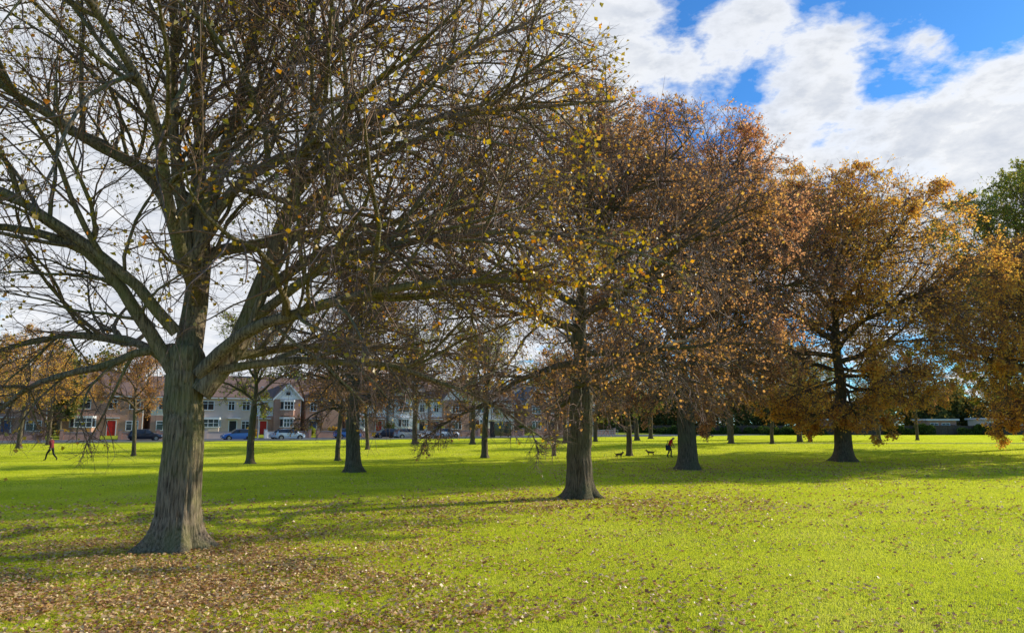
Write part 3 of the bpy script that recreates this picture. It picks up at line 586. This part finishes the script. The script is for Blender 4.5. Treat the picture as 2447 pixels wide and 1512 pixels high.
# ------------------------------------------------------------ street furniture
def lamp_post(s,n):
    p=rw(s,n); e=empty('street_lamp',(p[0],p[1],.7),RA); b=MB(); b.cyl((0,0,0),.09,1.2,'z',10); b.cyl((0,0,1.2),.055,5.8,'z',10,0,.035)
    b.prism([(-.03,6.9),(.03,6.9),(.03,7.0),(-1.2,7.15),(-1.2,7.08)],'x',-.03,.03); b.obj('column',[M_grey],e)
    b=MB(); b.prism([(-1.75,7.06),(-1.1,7.04),(-1.1,7.16),(-1.3,7.24),(-1.7,7.18)],'x',-.14,.14); b.obj('lantern',[M_grey],e)
for s_ in (9,34,58,84): lamp_post(s_,7.6)
p=rw(69,-1.2); e=empty('bus_shelter',(p[0],p[1],.73),RA); b=MB()
for x in (-1.9,0,1.9): b.box(x-.04,x+.04,.5,.58,0,2.3); 
b.box(-1.9,-1.84,-.6,.5,0,2.3); b.box(-2.1,2.1,-.8,.75,2.3,2.42); b.box(-1.4,1.4,.15,.45,.45,.5); b.box(-1.3,-1.2,.2,.4,0,.45); b.box(1.2,1.3,.2,.4,0,.45); b.obj('frame_roof_bench',[M_dark],e)
b=MB(); b.box(-1.85,-.05,.53,.55,.2,2.2); b.box(.05,1.85,.53,.55,.2,2.2); b.obj('glass_panels',[M_glass],e)
p=rw(82,-3); e=empty('railing',(p[0],p[1],.6),RA); b=MB()
for k in range(16): b.box(k*.6-.03,k*.6+.03,-.03,.03,0,1.15)
for z in (.4,.75,1.12): b.box(-.05,9.1,-.045,.045,z,z+.05)
b.obj('posts_and_rails',[M_grey],e)
e=empty('wooden_fence',(8,152,.58)); b=MB(); rr_=np.random.default_rng(2)
for k in range(70):
    x=k*2.6; hh=1.9+.06*math.sin(k*.9)
    for q in range(5): b.box(x+.1+q*.49,x+.1+q*.49+.47,0+.01*(q%2),.03+.01*(q%2),0,hh+rr_.uniform(-.02,.02))
    b.box(x-.05,x+.07,-.06,.06,0,hh+.12)
b.obj('panels_and_posts',[M_wood],e)
def pavilion(x,y,w_,d_,h_,wall):
    e=empty('pavilion',(x,y,.6)); b=MB(); b.box(-w_/2,w_/2,0,d_,0,h_); b.obj('walls',[wall],e)
    b=MB(); b.box(-w_/2-.4,w_/2+.4,-.5,d_+.4,h_,h_+.32); b.obj('fascia',[M_white],e); b=MB(); b.box(-w_/2-.3,w_/2+.3,-.4,d_+.3,h_+.32,h_+.4); b.obj('roof',[M_slate],e)
    fr=MB();gl=MB(); n_=int(w_/2.4)
    for k in range(n_): window(fr,gl,-w_/2+1.4+k*2.4,h_*.62,1.5,1.1,0,2)
    fr.obj('window_frames',[M_white],e); gl.obj('window_glass',[M_glass],e)
    b=MB(); b.box(w_/2-1.2,w_/2-.3,-.06,.05,0,2.0); b.obj('door',[M_dark],e)
pavilion(70,153,11,6,2.9,M_brick2); pavilion(88,153,6,5,2.9,M_brick); pavilion(103,153,12,6,3.1,M_render)
bl=[(x,150.8,1.2,2.8,1.0,1.5+.6*math.sin(x)) for x in range(14,185,3) if not(63<x<77 or 84<x<92 or 97<x<110)]
cloud('hedge',bl,40000,.38,L_hedge,21)
# ------------------------------------------------------------ people and dogs
def skinned(name,J,E,colorfn,mats,parent,root=0,sub=2,scale=1):
    me=bpy.data.meshes.new(name); me.from_pydata([tuple(c*scale for c in j[0]) for j in J],E,[])
    o=link(bpy.data.objects.new(name,me)); sk=o.modifiers.new('skin','SKIN'); sk.use_smooth_shade=True
    for i,j in enumerate(J):
        rr=j[1]; rr=(rr,rr) if not isinstance(rr,tuple) else rr
        me.skin_vertices[0].data[i].radius=(rr[0]*scale,rr[1]*scale); me.skin_vertices[0].data[i].use_root=(i==root)
    s=o.modifiers.new('sub','SUBSURF'); s.levels=sub; s.render_levels=sub
    dg=bpy.context.evaluated_depsgraph_get(); nm=bpy.data.meshes.new_from_object(o.evaluated_get(dg)); bpy.data.objects.remove(o)
    for m in mats: nm.materials.append(m)
    segs=[(np.array(J[a][0])*scale,np.array(J[b][0])*scale,a,b) for a,b in E]
    for pl in nm.polygons:
        c=np.array(pl.center); best=None;bd=1e9
        for A,B,a,b in segs:
            d=B-A; t_=np.clip(np.dot(c-A,d)/max(np.dot(d,d),1e-9),0,1); ds=np.linalg.norm(c-A-d*t_)
            if ds<bd: bd=ds;best=(a,b,t_)
        pl.material_index=colorfn(c/scale,best); pl.use_smooth=True
    n=bpy.data.objects.new(name,nm); link(n); n.parent=parent; return n
def hand(J,E,wr,dirv,side,base):
    d=np.array(dirv,float); d/=np.linalg.norm(d); s_=np.cross(d,[0,1,0]); s_/=np.linalg.norm(s_)+1e-9
    palm=len(J); J.append((tuple(np.array(wr)+d*.05),(.034,.018))); E.append((base,palm)); kn=len(J); J.append((tuple(np.array(wr)+d*.09),(.036,.016))); E.append((palm,kn))
    for k,(o_,l_) in enumerate(((-.03,.062),(-.01,.075),(.01,.07),(.03,.055))):
        a=np.array(wr)+d*.09+s_*o_*.95; m1=a+d*l_*.55+np.array([0,-side*.006,0]); m2=a+d*l_+np.array([0,-side*.022,0])
        i=len(J); J.append((tuple(m1),.0085)); J.append((tuple(m2),.007)); E.append((kn,i)); E.append((i,i+1))
    tb=np.array(wr)+d*.05+s_*-.045+d*.02; i=len(J); J.append((tuple(tb),.011)); J.append((tuple(tb+d*.04-s_*.012),.008)); E.append((palm,i)); E.append((i,i+1))
def person(name,loc,rz,pose,mats):
    e=empty(name,loc,rz); P=pose
    J=[(P['pelvis'],(.15,.12)),(P['waist'],(.14,.11)),(P['chest'],(.175,.13)),(P['neck'],.06),(P['chin'],.075),(P['head'],(.085,.10)),(P['crown'],(.07,.08))]
    E=[(0,1),(1,2),(2,3),(3,4),(4,5),(5,6)]
    for sd_,s in (('L',1),('R',-1)):
        b=len(J); J+= [(P['sh'+sd_],.075),(P['el'+sd_],.052),(P['wr'+sd_],.032)]; E+=[(2,b),(b,b+1),(b+1,b+2)]
        dv=np.array(P['wr'+sd_])-np.array(P['el'+sd_]); hand(J,E,P['wr'+sd_],dv,s,b+2)
        b=len(J); J+=[(P['hip'+sd_],.10),(P['kn'+sd_],.068),(P['an'+sd_],.045),(P['toe'+sd_],(.045,.03))]; E+=[(0,b),(b,b+1),(b+1,b+2),(b+2,b+3)]
    hd=np.array(P['head']); half=(len(J)-7)//2
    def colr(c,best):
        a,b,t_=best
        if b<=6:
            if b<=3: return 0
            if b==4: return 2
            return 3 if (c[2]>hd[2]+.03 or c[0]<hd[0]-.02) else 2
        k=(b-7)%half
        if k<=2 : return 0
        if k>=half-4: return 4 if k==half-1 else 1
        return 2
    skinned('body',J,E,colr,mats,e)
    b=MB(); hx,hy,hz=P['head']
    b.prism([(hy-.012,hz-.035),(hy+.012,hz-.035),(hy,hz+.015)],'x',hx+.07,hx+.115,0)
    for s in (-1,1):
        b.cyl((hx+.075,hy+s*.032-.01,hz+.012),.011,.012,'x',8,1); b.box(hx-.01,hx+.02,hy+s*.088-.01,hy+s*.088+.01,hz-.03,hz+.03,0)
    b.box(hx+.06,hx+.09,hy-.025,hy+.025,hz-.066,hz-.056,2)
    b.obj('face_details',[mats[2],M_dark,M_red],e)
    return e
SK=simple('skin',(.55,.34,.25),None,.6); HAIR=simple('grey_hair',(.45,.42,.38),None,.8); HAIRD=simple('dark_hair',(.04,.03,.02),None,.8); JR=simple('red_jacket',(.75,.03,.03),None,.8,8,.2); JM=simple('maroon_jacket',(.26,.03,.035),None,.85,8,.2); TR=simple('navy_trousers',(.04,.05,.09),None,.85); TD=simple('dark_trousers',(.02,.02,.025),None,.85); SH=simple('shoe',(.03,.03,.03),None,.6)
walk=dict(pelvis=(0,0,.93),waist=(.02,0,1.08),chest=(.06,0,1.32),neck=(.09,0,1.50),chin=(.11,0,1.56),head=(.12,0,1.63),crown=(.12,0,1.71),
 shL=(.04,.19,1.41),elL=(-.12,.23,1.17),wrL=(-.08,.22,.93),shR=(.06,-.19,1.41),elR=(.10,-.24,1.15),wrR=(.30,-.20,1.02),
 hipL=(.02,.09,.88),knL=(.28,.09,.52),anL=(.36,.09,.10),toeL=(.52,.09,.06),hipR=(-.02,-.09,.88),knR=(-.10,-.09,.48),anR=(-.40,-.09,.17),toeR=(-.33,-.09,.04))
person('walking_man',(-33.4,54.5,tzf(0,54.5)),math.pi*.97,walk,[JM,TD,SK,HAIRD,SH])
bend=dict(pelvis=(0,0,.90),waist=(.03,0,1.03),chest=(.15,0,1.24),neck=(.27,0,1.38),chin=(.32,0,1.42),head=(.36,0,1.47),crown=(.39,0,1.54),
 shL=(.17,.18,1.31),elL=(.20,.22,1.05),wrL=(.34,.18,.86),shR=(.17,-.18,1.31),elR=(.16,-.22,1.05),wrR=(.30,-.2,.86),
 hipL=(.0,.09,.85),knL=(.14,.09,.48),anL=(.10,.09,.09),toeL=(.26,.09,.04),hipR=(-.0,-.09,.85),knR=(.02,-.09,.46),anR=(-.16,-.09,.10),toeR=(-.01,-.09,.04))
e=person('dog_walker',(12.2,58.3,tzf(0,58.3)),-.5,bend,[JR,TR,SK,HAIR,SH])
b=MB(); b.box(-.17,.10,-.36,-.26,.55,.95,0); b.prism([(-.12,.95),(.0,1.36),(.04,1.36),(-.06,.95)],'y',-.30,-.28,0); b.obj('shoulder_bag',[TR],e,bevel=.03)
D1=simple('tan_fur',(.33,.20,.10),(.2,.11,.05),.9,14); D2=simple('dark_fur',(.07,.05,.035),(.03,.022,.018),.9,14)
def dog(loc,rz,stride=0,sc_=.6):
    e=empty('small_dog',loc,rz); s=stride
    J=[((-.28,0,.47),(.10,.11)),((0,0,.47),(.11,.13)),((.26,0,.48),(.12,.15)),((.42,0,.60),.075),((.50,0,.70),(.075,.075)),((.60,0,.67),.045),((.69,0,.65),.03),
       ((-.40,0,.52),.035),((-.52,0,.64),.025),((-.58,0,.76),.015)]
    E=[(0,1),(1,2),(2,3),(3,4),(4,5),(5,6),(0,7),(7,8),(8,9)]
    for y,q in ((.09,s),(-.09,-s)):
        b=len(J); J+=[((.27,y,.34),.05),((.26+q*.05,y,.20),.032),((.26+q*.12,y,.06),.024),((.31+q*.12,y,.025),.028)]; E+=[(2,b),(b,b+1),(b+1,b+2),(b+2,b+3)]
        b=len(J); J+=[((-.24-q*.02,y,.33),.06),((-.34-q*.08,y,.20),.03),((-.31-q*.10,y,.05),.022),((-.25-q*.1,y,.025),.028)]; E+=[(0,b),(b,b+1),(b+1,b+2),(b+2,b+3)]
    for y in (.05,-.05):
        b=len(J); J+=[((.47,y*1.2,.77),.022),((.45,y*1.5,.83),.010)]; E+=[(4,b),(b,b+1)]
    skinned('body',J,E,lambda c,b: 1 if (c[2]>.5 and c[0]<.3) else 0,[D1,D2],e,scale=sc_,root=1)
    b=MB()
    for y in (-.045,.045): b.cyl((.555*sc_,y*sc_,.715*sc_),.013*sc_,.012*sc_,'x',8)
    b.cyl((.70*sc_,0,.66*sc_),.02*sc_,.015*sc_,'x',8); b.obj('eyes_and_nose',[M_dark],e)
dog((8.1,57.0,tzf(0,57)),.25,1,.68); dog((11.0,59.6,tzf(0,59.6)),-.2+math.pi,-.7,.68)
print('total',time.time()-T0)
